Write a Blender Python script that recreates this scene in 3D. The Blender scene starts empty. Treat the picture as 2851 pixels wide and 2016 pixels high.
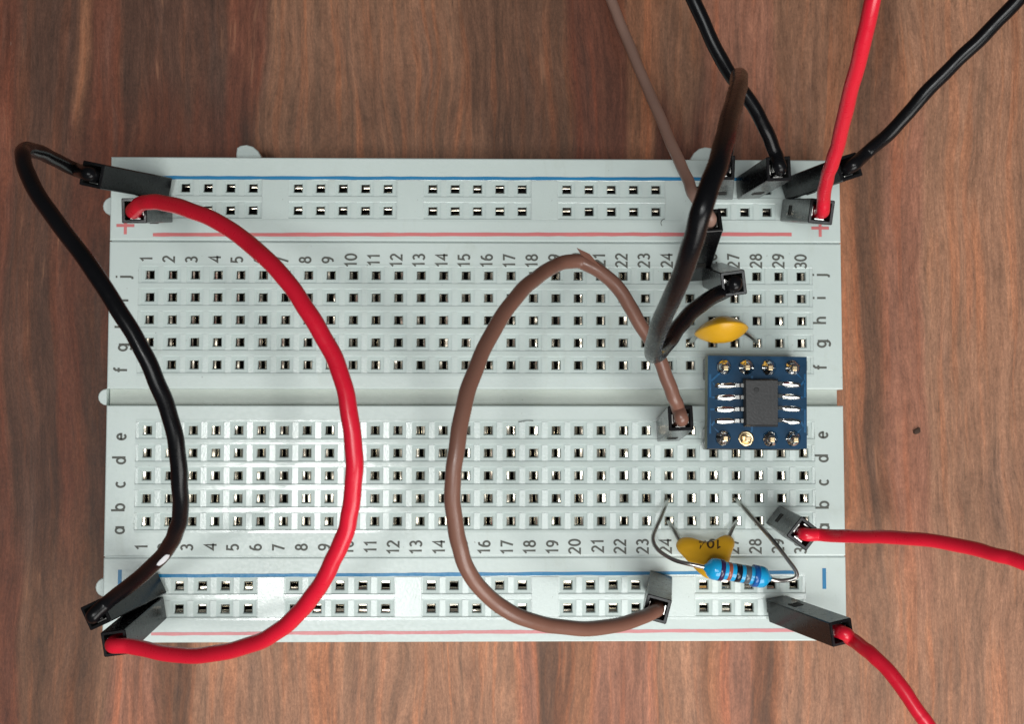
import bpy, bmesh, math, random
from mathutils import Vector, Matrix, Euler

# ------------------------------------------------------------------ camera, world, light
# 1 unit = 1 cm; the table top is z = 0, the top of the breadboard z = 0.85
SC = bpy.context.scene
COL = SC.collection
random.seed(7)
CAM = Vector((0.0658, -0.5537, 15.9341))
ROT = Euler((0.0627, -0.0217, 0.0002), 'XYZ')
FPX, IW, IH, SS = 3735.0, 2851.0, 2016.0, 2851.0 / 2296.0
cam_d = bpy.data.cameras.new('camera')
cam_d.sensor_fit = 'HORIZONTAL'
cam_d.sensor_width = 36.0
cam_d.lens = 36.0 * FPX / IW
cam_d.clip_start = 0.5
cam_d.clip_end = 1000.0
cam_d.dof.use_dof = True
cam_d.dof.focus_distance = 14.7
cam_d.dof.aperture_fstop = 1.1
cam_o = bpy.data.objects.new('camera', cam_d)
cam_o.location = CAM
cam_o.rotation_euler = ROT
COL.objects.link(cam_o)
SC.camera = cam_o

world = bpy.data.worlds.new('World')
SC.world = world
world.use_nodes = True
bg = world.node_tree.nodes['Background']
bg.inputs[0].default_value = (0.86, 0.95, 1.0, 1)
bg.inputs[1].default_value = 0.06


def area_lamp(name, loc, sx, sy, radiance, color, target=(0, 0, 0.8)):
    d = bpy.data.lights.new(name, 'AREA')
    d.shape = 'RECTANGLE'
    d.size, d.size_y = sx, sy
    d.energy = radiance * math.pi * sx * sy
    d.color = color
    o = bpy.data.objects.new(name, d)
    o.location = loc
    o.rotation_euler = (Vector(target) - Vector(loc)).to_track_quat('-Z', 'Y').to_euler()
    COL.objects.link(o)
    return o


area_lamp('ceiling_panel', (5, -26, 100), 56, 31, 8.0, (0.97, 1.0, 1.0), (5, 0, 0))
area_lamp('ceiling_bulb', (-15.5, -8.5, 100), 10, 12, 54.0, (1.0, 1.0, 0.98), (-15.5, 0, 0))
area_lamp('window_light', (10, -18, 14.5), 18, 13, 6.9, (1.0, 0.985, 0.95))

SC.view_settings.view_transform = 'Standard'
SC.view_settings.look = 'None'
SC.view_settings.exposure = -0.07
SC.view_settings.gamma = 1.0
SC.cycles.max_bounces = 8

TOP = 0.85


def at(px, py, z):
    """the point at height z seen at pixel (px, py) of the photograph (2296 px wide)"""
    d = Vector(((px * SS - IW / 2) / FPX, -(py * SS - IH / 2) / FPX, -1.0))
    d.rotate(ROT)
    return CAM + d * ((z - CAM.z) / d.z)


# ------------------------------------------------------------------ materials
def mat(name, color, rough=0.5, metal=0.0, spec=0.5, coat=0.0, sss=0.0):
    m = bpy.data.materials.new(name)
    m.use_nodes = True
    b = m.node_tree.nodes['Principled BSDF']
    b.inputs['Base Color'].default_value = (*color, 1)
    b.inputs['Roughness'].default_value = rough
    b.inputs['Metallic'].default_value = metal
    b.inputs['Specular IOR Level'].default_value = spec
    b.inputs['Coat Weight'].default_value = coat
    if sss:
        b.inputs['Subsurface Weight'].default_value = sss
        b.inputs['Subsurface Radius'].default_value = (1.0, 1.0, 0.9)
        b.inputs['Subsurface Scale'].default_value = 0.03
    return m


class NT:
    """small helper for node trees"""
    def __init__(s, m):
        s.t = m.node_tree
        s.b = s.t.nodes['Principled BSDF']

    def new(s, kind, **kw):
        n = s.t.nodes.new(kind)
        for k, v in kw.items():
            setattr(n, k, v)
        return n

    def link(s, a, b):
        s.t.links.new(a, b)

    def coord(s, scale=(1, 1, 1), vec=None):
        if vec is None:
            vec = s.new('ShaderNodeTexCoord').outputs['Object']
        mp = s.new('ShaderNodeMapping')
        mp.inputs['Scale'].default_value = scale
        s.link(vec, mp.inputs['Vector'])
        return mp.outputs['Vector']

    def noise(s, scale=(1, 1, 1), detail=3, rough=0.55, vec=None, dist=0.0):
        n = s.new('ShaderNodeTexNoise')
        n.inputs['Scale'].default_value = 1
        n.inputs['Detail'].default_value = detail
        n.inputs['Roughness'].default_value = rough
        n.inputs['Distortion'].default_value = dist
        s.link(s.coord(scale, vec), n.inputs['Vector'])
        return n.outputs['Fac']

    def range(s, v, a, b, c, d, smooth=False):
        n = s.new('ShaderNodeMapRange')
        if smooth:
            n.interpolation_type = 'SMOOTHSTEP'
        for i, x in enumerate((a, b, c, d)):
            n.inputs[i + 1].default_value = x
        s.link(v, n.inputs[0])
        return n.outputs[0]

    def math(s, op, a, b):
        n = s.new('ShaderNodeMath', operation=op)
        for i, x in enumerate((a, b)):
            if isinstance(x, (int, float)):
                n.inputs[i].default_value = x
            else:
                s.link(x, n.inputs[i])
        return n.outputs[0]

    def mix(s, fac, a, b, blend='MIX'):
        n = s.new('ShaderNodeMix', data_type='RGBA', blend_type=blend)
        for sock, x in ((n.inputs[0], fac), (n.inputs[6], a), (n.inputs[7], b)):
            if isinstance(x, (int, float)):
                sock.default_value = x
            elif isinstance(x, tuple):
                sock.default_value = (*x, 1)
            else:
                s.link(x, sock)
        return n.outputs[2]

    def bump(s, h, strength, dist):
        n = s.new('ShaderNodeBump')
        n.inputs['Strength'].default_value = strength
        n.inputs['Distance'].default_value = dist
        s.link(h, n.inputs['Height'])
        s.link(n.outputs[0], s.b.inputs['Normal'])


def plastic(name, color, rough, mottling=0.04, bump=0.02, bscale=30, sss=0.0):
    m = mat(name, color, rough, sss=0.35 if name.startswith('white') else sss)
    n = NT(m)
    f = n.noise((1.3, 1.3, 1.3), 4)
    fine = n.noise((bscale, bscale, bscale), 2)
    v = n.range(f, 0.3, 0.7, 1 - mottling, 1 + mottling)
    c = n.mix(1.0, color, v, 'MULTIPLY')
    if name.startswith('white'):
        st = n.noise((2.2, 1.1, 2), 5, 0.7, None, 0.8)
        c = n.mix(n.range(st, 0.56, 0.78, 0, 0.35, True), c, (0.47, 0.52, 0.45))
        sp = n.noise((19, 19, 19), 2, 0.5)
        c = n.mix(n.range(sp, 0.74, 0.79, 0, 0.5), c, (0.22, 0.23, 0.2))
    n.link(c, n.b.inputs['Base Color'])
    n.link(n.range(fine, 0.3, 0.7, rough * 0.85, rough * 1.2), n.b.inputs['Roughness'])
    n.bump(fine, bump, 0.02)
    return m


BW = (0.592, 0.672, 0.645)
M_SMOOTH = plastic('white_plastic', BW, 0.36, 0.025, 0.04, 26, sss=0.0)
M_RIDGE = plastic('white_plastic_ridge', BW, 0.13, 0.02, 0.06, 7)
M_STRIP = plastic('white_plastic_textured', BW, 0.2, 0.03, 0.06, 42)
M_PAD = plastic('white_plastic_recess', (0.54, 0.625, 0.60), 0.55, 0.03, 0.06, 30)  # same white plastic, darkened to paint in the shade of the recesses
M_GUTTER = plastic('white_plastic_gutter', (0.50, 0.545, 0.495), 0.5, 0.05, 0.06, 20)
M_DARK = mat('cavity_shade', (0.012, 0.011, 0.009), 0.8)  # near-black colour stands in for the shade inside holes and openings
M_CLIP = mat('plated_contact_metal', (0.86, 0.77, 0.62), 0.2, 1.0)
M_INK = plastic('grey_ink', (0.095, 0.10, 0.086), 0.6, 0.25, 0.0)
M_BLUE_INK = plastic('blue_ink', (0.0, 0.18, 0.39), 0.4, 0.12, 0.0)
M_RED_INK = plastic('red_ink', (0.62, 0.165, 0.165), 0.45, 0.12, 0.0)
M_PINK_INK = plastic('faded_red_ink', (0.66, 0.25, 0.26), 0.45, 0.10, 0.0)
M_HOUSING = plastic('black_housing_plastic', (0.009, 0.009, 0.010), 0.24, 0.2, 0.03, 18)
M_HOUSING.node_tree.nodes['Principled BSDF'].inputs['Specular IOR Level'].default_value = 0.24
M_BLACK = plastic('black_insulation', (0.005, 0.005, 0.006), 0.27, 0.3, 0.0, 16)
M_BLACK.node_tree.nodes['Principled BSDF'].inputs['Specular IOR Level'].default_value = 0.24
M_RED = plastic('red_insulation', (0.70, 0.011, 0.034), 0.3, 0.06, 0.0, 16)
M_BROWN = plastic('brown_insulation', (0.205, 0.098, 0.07), 0.33, 0.08, 0.0, 16)
M_PALE = plastic('pale_brown_insulation', (0.31, 0.185, 0.145), 0.4, 0.08, 0.0, 16)
M_WHITE_PATCH = plastic('white_wire_patch', (0.75, 0.77, 0.80), 0.5, 0.05, 0.0, 16)
M_TRACE = plastic('trace_under_mask', (0.008, 0.085, 0.20), 0.25, 0.1, 0.0, 16)
M_TIN = mat('tinned_wire', (0.60, 0.59, 0.56), 0.3, 1.0)
M_SOLDER = mat('solder', (0.80, 0.80, 0.78), 0.16, 1.0)
M_GOLD = mat('gold_plating', (0.86, 0.66, 0.40), 0.28, 1.0)
M_YELLOW = plastic('yellow_epoxy', (0.72, 0.38, 0.016), 0.36, 0.10, 0.05, 14)
M_BROWN_INK = mat('brown_ink', (0.07, 0.03, 0.006), 0.6)
M_PCB = plastic('blue_solder_mask', (0.006, 0.040, 0.090), 0.34, 0.3, 0.05, 10)
M_PCB.node_tree.nodes['Principled BSDF'].inputs['Specular IOR Level'].default_value = 0.2
M_PCB_EDGE = plastic('board_core', (0.33, 0.34, 0.25), 0.6, 0.1)
M_CHIP = plastic('chip_epoxy', (0.033, 0.033, 0.034), 0.5, 0.15, 0.12, 40)
M_CHIP_DOT = mat('chip_mark', (0.012, 0.012, 0.012), 0.35)
M_RES = plastic('light_blue_enamel', (0.012, 0.34, 0.66), 0.2, 0.05, 0.03, 12)


def wood_material():
    m = mat('walnut_laminate', (0.15, 0.08, 0.05), 0.42)
    n = NT(m)
    co = n.new('ShaderNodeTexCoord').outputs['Object']
    sep = n.new('ShaderNodeSeparateXYZ')
    n.link(co, sep.inputs[0])
    x, y = sep.outputs[0], sep.outputs[1]
    # wavy grain: x is shifted by slow noise along y
    w1 = n.range(n.noise((0.75, 0.22, 1), 2, vec=co), 0.25, 0.75, -0.16, 0.16)
    w2 = n.range(n.noise((2.6, 0.8, 1), 2, vec=co), 0.25, 0.75, -0.025, 0.025)
    xw = n.math('ADD', x, n.math('ADD', w1, w2))
    u = n.range(xw, -5.75, 6.46, 0.0, 1.0)
    red = (0.145, 0.054, 0.035)
    gry = (0.145, 0.074, 0.048)
    dgy = (0.104, 0.052, 0.037)
    brn = (0.235, 0.122, 0.078)
    org = (0.285, 0.130, 0.075)
    pnk = (0.285, 0.130, 0.088)
    lbr = (0.310, 0.165, 0.108)  # light brown print, raised to paint in the bright haze on the right

    def ramp(stops):
        r = n.new('ShaderNodeValToRGB')
        els = r.color_ramp.elements
        while len(els) > 1:
            els.remove(els[-1])
        els[0].position = 0
        els[0].color = (*stops[0][1], 1)
        prev = stops[0][1]
        for px, c in stops[1:]:
            p = px / 2296.0
            e = els.new(max(0.0, p - 0.0035)); e.color = (*prev, 1)
            e = els.new(min(1.0, p + 0.0035)); e.color = (*c, 1)
            prev = c
        n.link(u, r.inputs[0])
        return r.outputs[0]

    top = ramp([(0, red), (45, dgy), (182, org), (205, red), (265, dgy), (520, red), (605, brn), (1040, gry),
                (1283, red), (1400, org), (1490, brn), (1590, pnk), (1760, brn), (1905, org), (1965, gry), (2040, lbr)])
    up = ramp([(0, red), (40, dgy), (180, red), (555, dgy), (590, brn), (1100, gry), (1282, red), (1400, org),
               (1470, red), (1600, pnk), (1780, brn), (1905, org), (1960, gry), (2020, pnk), (2098, lbr)])
    mid = ramp([(0, red), (32, dgy), (152, red), (205, dgy), (250, red), (420, gry), (1280, red), (1700, brn),
                (1897, org), (1955, gry), (2005, pnk), (2092, lbr)])
    low = ramp([(0, red), (66, gry), (240, brn), (268, pnk), (384, gry), (462, lbr), (1165, pnk),
                (1212, gry), (1290, org), (1338, pnk), (1490, lbr), (1590, org), (1625, pnk), (1688, gry), (1745, lbr)])
    yj = n.math('ADD', y, n.range(n.noise((3.0, 0.3, 1), 2, vec=co), 0.3, 0.7, -0.5, 0.5))
    c = n.mix(n.range(yj, 3.9, 3.1, 0, 1, True), top, up)
    c = n.mix(n.range(yj, 2.4, 1.0, 0, 1, True), c, mid)
    c = n.mix(n.range(yj, -1.2, -2.7, 0, 1, True), c, low)
    # streaks of several widths along the grain
    wv = n.new('ShaderNodeCombineXYZ')
    n.link(xw, wv.inputs[0]); n.link(y, wv.inputs[1])
    wv = wv.outputs[0]
    s1 = n.noise((4.2, 0.28, 1), 3, 0.6, wv)
    s2 = n.noise((11, 0.8, 1), 3, 0.6, wv)
    s3 = n.noise((26, 3.6, 1), 4, 0.7, wv)
    s4 = n.noise((48, 20, 1), 4, 0.8, wv)
    m1 = n.noise((7.5, 2.4, 1), 4, 0.65, wv, 0.6)
    h1 = n.noise((3.3, 0.42, 4), 3, 0.6, wv)
    c = n.mix(n.range(h1, 0.55, 0.70, 0, 0.25, True), c, (0.170, 0.100, 0.080))
    c = n.mix(n.range(h1, 0.44, 0.32, 0, 0.18, True), c, (0.300, 0.125, 0.072))
    # orange-brown stripes with greyer wood between them
    t1 = n.noise((6.2, 0.20, 7), 2, 0.55, wv)
    t2 = n.noise((12.5, 0.42, 9), 2, 0.55, wv)
    org_t = n.mix(1.0, c, (1.17, 1.03, 0.94), 'MULTIPLY')
    gry_t = n.mix(1.0, c, (0.87, 0.91, 0.93), 'MULTIPLY')
    c = n.mix(n.range(t1, 0.53, 0.63, 0, 1.0, True), c, org_t)
    c = n.mix(n.range(t1, 0.46, 0.37, 0, 1.0, True), c, gry_t)
    c = n.mix(n.range(t2, 0.55, 0.64, 0, 0.8, True), c, n.mix(1.0, c, (1.15, 1.06, 0.98), 'MULTIPLY'))
    c = n.mix(n.range(t2, 0.45, 0.36, 0, 0.8, True), c, n.mix(1.0, c, (0.86, 0.88, 0.90), 'MULTIPLY'))
    # streaks and blotches only lighten or darken the tone that is there
    c = n.mix(1.0, c, n.range(s1, 0.32, 0.68, 0.86, 1.16), 'MULTIPLY')
    c = n.mix(1.0, c, n.range(s2, 0.3, 0.7, 0.86, 1.15), 'MULTIPLY')
    c = n.mix(1.0, c, n.range(m1, 0.3, 0.7, 0.88, 1.13), 'MULTIPLY')
    c = n.mix(1.0, c, n.range(s3, 0.3, 0.7, 0.74, 1.25), 'MULTIPLY')
    c = n.mix(1.0, c, n.range(s4, 0.3, 0.7, 0.72, 1.28), 'MULTIPLY')
    c = n.mix(n.range(s3, 0.37, 0.29, 0, 0.4, True), c, (0.075, 0.042, 0.032))
    c = n.mix(n.range(s2, 0.63, 0.76, 0, 0.5, True), c, (0.36, 0.18, 0.108))
    # pale nicks in the print
    nick = n.noise((9, 2.2, 1), 1, 0.5, co)
    c = n.mix(n.range(nick, 0.83, 0.86, 0, 0.6), c, (0.36, 0.27, 0.22))
    c = n.mix(1.0, c, (1.06, 1.0, 0.92), 'MULTIPLY')
    n.link(c, n.b.inputs['Base Color'])
    n.link(n.range(s3, 0.3, 0.7, 0.50, 0.62), n.b.inputs['Roughness'])
    n.bump(n.math('ADD', s3, s4), 0.10, 0.02)
    n.b.inputs['Specular IOR Level'].default_value = 0.26
    return m


# ------------------------------------------------------------------ object helpers
def tag(o, label=None, cat=None, group=None, kind=None):
    if label: o['label'] = label
    if cat: o['category'] = cat
    if group: o['group'] = group
    if kind: o['kind'] = kind
    return o


def empty(name, loc, label, cat, group=None):
    o = bpy.data.objects.new(name, None)
    o.location = loc
    o.empty_display_size = 0.2
    COL.objects.link(o)
    return tag(o, label, cat, group)


def world_loc(o):
    v = Vector((0, 0, 0))
    while o is not None:
        v += Vector(o.location)
        o = o.parent
    return v


def obj(name, bm, mats, parent=None, smooth=False):
    """link bm (world coordinates) as one mesh object, origin at its centre"""
    me = bpy.data.meshes.new(name)
    if not isinstance(mats, (list, tuple)):
        mats = [mats]
    for m in mats:
        me.materials.append(m)
    lo = Vector([min(v.co[i] for v in bm.verts) for i in range(3)])
    hi = Vector([max(v.co[i] for v in bm.verts) for i in range(3)])
    c = (lo + hi) / 2
    for v in bm.verts:
        v.co -= c
    if smooth:
        for f in bm.faces:
            f.smooth = True
    bm.to_mesh(me)
    bm.free()
    o = bpy.data.objects.new(name, me)
    COL.objects.link(o)
    if parent is not None:
        o.parent = parent
        o.location = c - world_loc(parent)
    else:
        o.location = c
    return o


def quad(bm, pts, mi=0, smooth=False):
    f = bm.faces.new([bm.verts.new(p) for p in pts])
    f.material_index = mi
    f.smooth = smooth
    return f


def box(bm, c, half, R=None, mi=0, bevel=0.0):
    """box at c; half extents along the columns of R"""
    R = R or Matrix.Identity(3)
    M = Matrix.Translation(c) @ R.to_4x4() @ Matrix.Diagonal((half[0] * 2, half[1] * 2, half[2] * 2, 1))
    r = bmesh.ops.create_cube(bm, size=1.0, matrix=M)
    fs = {f for v in r['verts'] for f in v.link_faces}
    for f in fs: f.material_index = mi
    if bevel:
        es = {e for v in r['verts'] for e in v.link_edges}
        g = bmesh.ops.bevel(bm, geom=list(es), offset=bevel, segments=2, affect='EDGES', profile=0.5)
        for f in g['faces']: f.material_index = mi


def prism(bm, outline, z0, z1, mi=0, bevel=0.0):
    lo = [bm.verts.new((x, y, z0)) for x, y in outline]
    if bevel:
        cx = sum(p[0] for p in outline) / len(outline); cy = sum(p[1] for p in outline) / len(outline)
        mid = [bm.verts.new((x, y, z1 - bevel)) for x, y in outline]
        hi = []
        for x, y in outline:
            d = math.hypot(x - cx, y - cy) or 1
            hi.append(bm.verts.new((x - (x - cx) / d * bevel, y - (y - cy) / d * bevel, z1)))
        layers = [lo, mid, hi]
    else:
        layers = [lo, [bm.verts.new((x, y, z1)) for x, y in outline]]
    n = len(outline)
    for a, b in zip(layers, layers[1:]):
        for i in range(n):
            f = bm.faces.new((a[i], a[(i + 1) % n], b[(i + 1) % n], b[i])); f.material_index = mi
    f = bm.faces.new(layers[-1]); f.material_index = mi
    f = bm.faces.new(lo[::-1]); f.material_index = mi


def spline(pts, sub=8):
    P = [Vector(p) for p in pts]
    P = [P[0] * 2 - P[1]] + P + [P[-1] * 2 - P[-2]]
    out = []
    for i in range(1, len(P) - 2):
        p0, p1, p2, p3 = P[i - 1:i + 3]
        # centripetal Catmull-Rom
        t0 = 0.0
        t1 = t0 + max((p1 - p0).length, 1e-4) ** 0.5
        t2 = t1 + max((p2 - p1).length, 1e-4) ** 0.5
        t3 = t2 + max((p3 - p2).length, 1e-4) ** 0.5
        for k in range(sub):
            t = t1 + (t2 - t1) * k / sub
            a1 = p0 * ((t1 - t) / (t1 - t0)) + p1 * ((t - t0) / (t1 - t0))
            a2 = p1 * ((t2 - t) / (t2 - t1)) + p2 * ((t - t1) / (t2 - t1))
            a3 = p2 * ((t3 - t) / (t3 - t2)) + p3 * ((t - t2) / (t3 - t2))
            b1 = a1 * ((t2 - t) / (t2 - t0)) + a2 * ((t - t0) / (t2 - t0))
            b2 = a2 * ((t3 - t) / (t3 - t1)) + a3 * ((t - t1) / (t3 - t1))
            out.append(b1 * ((t2 - t) / (t2 - t1)) + b2 * ((t - t1) / (t2 - t1)))
    out.append(P[-2].copy())
    return out


def relax(path, times):
    for _ in range(times):
        path = [path[0]] + [(a + b * 2 + c) / 4 for a, b, c in zip(path, path[1:], path[2:])] + [path[-1]]
    return path


def tube(bm, path, r, sides=14, mi=0, smooth=True):
    t = (path[1] - path[0]).normalized()
    nrm = t.orthogonal().normalized()
    rings = []
    for i, p in enumerate(path):
        a = path[max(i - 1, 0)]; b = path[min(i + 1, len(path) - 1)]
        t2 = (b - a).normalized()
        nrm = (nrm - t2 * nrm.dot(t2)).normalized()
        bi = t2.cross(nrm)
        rr = r(i / (len(path) - 1)) if callable(r) else r
        rings.append([bm.verts.new(p + (nrm * math.cos(2 * math.pi * k / sides) + bi * math.sin(2 * math.pi * k / sides)) * rr)
                      for k in range(sides)])
    for a, b in zip(rings, rings[1:]):
        for k in range(sides):
            f = bm.faces.new((a[k], a[(k + 1) % sides], b[(k + 1) % sides], b[k]))
            f.material_index = mi; f.smooth = smooth
    for ring, rev in ((rings[0], True), (rings[-1], False)):
        f = bm.faces.new(ring[::-1] if rev else ring); f.material_index = mi
    return rings


def lathe(bm, base, axis, prof, sides=20, mi=0, smooth=True, side=None):
    """prof: (distance along axis, radius)"""
    axis = Vector(axis).normalized()
    u = Vector(side) if side else axis.orthogonal()
    u = (u - axis * u.dot(axis)).normalized()
    v = axis.cross(u)
    rings = []
    for d, r in prof:
        c = Vector(base) + axis * d
        rings.append([bm.verts.new(c + (u * math.cos(2 * math.pi * k / sides) + v * math.sin(2 * math.pi * k / sides)) * max(r, 1e-4))
                      for k in range(sides)])
    for a, b in zip(rings, rings[1:]):
        for k in range(sides):
            f = bm.faces.new((a[k], a[(k + 1) % sides], b[(k + 1) % sides], b[k]))
            f.material_index = mi; f.smooth = smooth
    f = bm.faces.new(rings[0][::-1]); f.material_index = mi
    f = bm.faces.new(rings[-1]); f.material_index = mi


def _arc(cx, cy, rx, ry, a0, a1, n=10):
    return [(cx + rx * math.cos(math.radians(a0 + (a1 - a0) * i / n)), cy + ry * math.sin(math.radians(a0 + (a1 - a0) * i / n))) for i in range(n + 1)]


# single-stroke glyphs: cap height 1, lower-case height 0.72
GLYPH = {
    '0': (0.56, [_arc(0.28, 0.5, 0.22, 0.44, 90, 450, 20)]),
    '1': (0.46, [[(0.08, 0.74), (0.27, 0.94), (0.27, 0.02)]]),
    '2': (0.54, [_arc(0.27, 0.70, 0.20, 0.24, 165, -20, 9) + [(0.06, 0.06), (0.50, 0.06)]]),
    '3': (0.54, [_arc(0.26, 0.72, 0.18, 0.22, 150, -80, 9) + [(0.20, 0.51)], _arc(0.26, 0.28, 0.21, 0.23, 80, -150, 10)]),
    '4': (0.56, [[(0.42, 0.02), (0.42, 0.94), (0.06, 0.30), (0.53, 0.30)]]),
    '5': (0.54, [[(0.46, 0.94), (0.13, 0.94), (0.09, 0.52)] + _arc(0.26, 0.33, 0.21, 0.27, 120, -140, 10)]),
    '6': (0.54, [_arc(0.27, 0.30, 0.20, 0.25, 60, 420, 16), [(0.075, 0.33), (0.10, 0.62), (0.22, 0.88), (0.40, 0.92)]]),
    '7': (0.52, [[(0.06, 0.94), (0.48, 0.94), (0.20, 0.02)]]),
    '8': (0.54, [_arc(0.27, 0.73, 0.17, 0.21, -90, 270, 16), _arc(0.27, 0.29, 0.21, 0.235, 90, 450, 16)]),
    '9': (0.54, [_arc(0.27, 0.68, 0.20, 0.25, -120, 240, 16), [(0.465, 0.66), (0.44, 0.38), (0.32, 0.12), (0.13, 0.07)]]),
    'a': (0.58, [_arc(0.27, 0.34, 0.21, 0.30, 0, 360, 18), [(0.50, 0.66), (0.50, 0.02)]]),
    'b': (0.58, [_arc(0.31, 0.34, 0.21, 0.30, 0, 360, 18), [(0.08, 1.0), (0.08, 0.02)]]),
    'c': (0.54, [_arc(0.29, 0.34, 0.21, 0.30, 48, 312, 14)]),
    'd': (0.58, [_arc(0.27, 0.34, 0.21, 0.30, 0, 360, 18), [(0.50, 1.0), (0.50, 0.02)]]),
    'e': (0.56, [[(0.08, 0.36), (0.48, 0.36)] + _arc(0.28, 0.34, 0.205, 0.30, 8, 318, 16)]),
    'f': (0.40, [[(0.38, 0.94), (0.28, 0.97), (0.19, 0.86), (0.19, 0.02)], [(0.04, 0.64), (0.36, 0.64)]]),
    'g': (0.58, [_arc(0.27, 0.36, 0.21, 0.29, 0, 360, 18), [(0.50, 0.66), (0.50, -0.05)] + _arc(0.28, -0.05, 0.22, 0.21, 0, -140, 8)]),
    'h': (0.56, [[(0.08, 1.0), (0.08, 0.02)], [(0.09, 0.40)] + _arc(0.28, 0.42, 0.19, 0.24, 150, 0, 8) + [(0.47, 0.02)]]),
    'i': (0.24, [[(0.12, 0.66), (0.12, 0.02)], [(0.12, 0.98), (0.12, 0.86)]]),
    'j': (0.26, [[(0.15, 0.66), (0.15, -0.12), (0.10, -0.24), (-0.02, -0.26)], [(0.15, 0.98), (0.15, 0.86)]]),
}
_text = {}


def text_mesh(s, w=0.155):
    """flat outline of a short text, 1 unit cap height, reading along +x, as strips with mitred corners"""
    if s in _text:
        return _text[s]
    vs, fs = [], []
    x0 = 0.0
    lay = 0
    for ch in s:
        adv, strokes = GLYPH[ch]
        for st in strokes:
            P2 = [Vector((x0 + x, y)) for x, y in st]
            n = len(P2)
            closed = (P2[0] - P2[-1]).length < 1e-4
            base = len(vs)
            for i in range(n):
                a = P2[i - 1] if i else (P2[-2] if closed else None)
                b = P2[i + 1] if i < n - 1 else (P2[1] if closed else None)
                d1 = (P2[i] - a).normalized() if a is not None else None
                d2 = (b - P2[i]).normalized() if b is not None else None
                if d1 is None: d1 = d2
                if d2 is None: d2 = d1
                t = d1 + d2
                t = t.normalized() if t.length > 1e-3 else d1
                nn = Vector((-t.y, t.x))
                k = w / 2 / max(0.5, nn.dot(Vector((-d1.y, d1.x))))
                for q in (1, -1):
                    p = P2[i] + nn * (k * q)
                    vs.append(Vector((p.x, p.y, 0.0004 * lay)))
            for i in range(n - 1):
                fs.append((base + 2 * i + 1, base + 2 * i + 3, base + 2 * i + 2, base + 2 * i))
            lay += 1
        x0 += adv + 0.08
    _text[s] = (vs, fs)
    return _text[s]


def printed(name, s, c, ex, ey, mt, parent, cap=None, base_centre=False):
    """print text s centred at c; ex is the reading direction, ey up, both scaled to size"""
    vs, fs = text_mesh(s)
    xs = [v.x for v in vs]; ys = [v.y for v in vs]
    cx = (min(xs) + max(xs)) / 2
    cy = (min(ys) + max(ys)) / 2 if not base_centre else 0.36
    bm = bmesh.new()
    bv = [bm.verts.new(Vector(c) + Vector(ex) * (v.x - cx) + Vector(ey) * (v.y - cy) + Vector((0, 0, v.z))) for v in vs]
    for f in fs:
        bm.faces.new([bv[i] for i in f])
    return obj(name, bm, mt, parent)


# ------------------------------------------------------------------ the table
bm = bmesh.new()
box(bm, Vector((0, 0, -1.0)), (45, 32, 1.0), bevel=0.15)
table = obj('table_top', bm, wood_material())
tag(table, 'brown and reddish wood grain table top under the breadboard', kind='structure')
table.location = (0, 0, -1.0)

# dark speck lying on the bare table
p = at(2055, 967, 0.0)
bm = bmesh.new()
bmesh.ops.create_icosphere(bm, subdivisions=2, radius=0.05, matrix=Matrix.Translation(p + Vector((0, 0, 0.012))) @ Matrix.Rotation(0.7, 4, 'Z') @ Matrix.Diagonal((1.0, 0.62, 0.35, 1)))
for v in bm.verts:
    v.co += Vector((random.uniform(-1, 1), random.uniform(-1, 1), 0)) * 0.008
tag(obj('crumb', bm, mat('dark_crumb', (0.05, 0.025, 0.014), 0.8)), 'tiny dark brown crumb on the bare wood right of the breadboard', 'crumb')

# ------------------------------------------------------------------ the breadboard
P = 0.254
XB = 4.14
board = empty('breadboard', (0, 0, 0), 'white solderless breadboard with numbered columns, lying on the wooden table', 'breadboard')
ROWY = {}
for i, r in enumerate('jihgf'): ROWY[r] = 1.3763 - P * i
for i, r in enumerate('edcba'): ROWY[r] = -0.3763 - P * i
ROWY['U-'] = 2.3672; ROWY['U+'] = 2.3672 - P
ROWY['L-'] = -2.1038; ROWY['L+'] = -2.1038 - P


def colx(n): return (n - 15.5) * P


HOLE, FUN, PADW, PADH = 0.046, 0.056, 0.094, 0.092
ZP, ZS = -0.009, -0.003   # recess floor and textured strip, below the ridges


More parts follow.
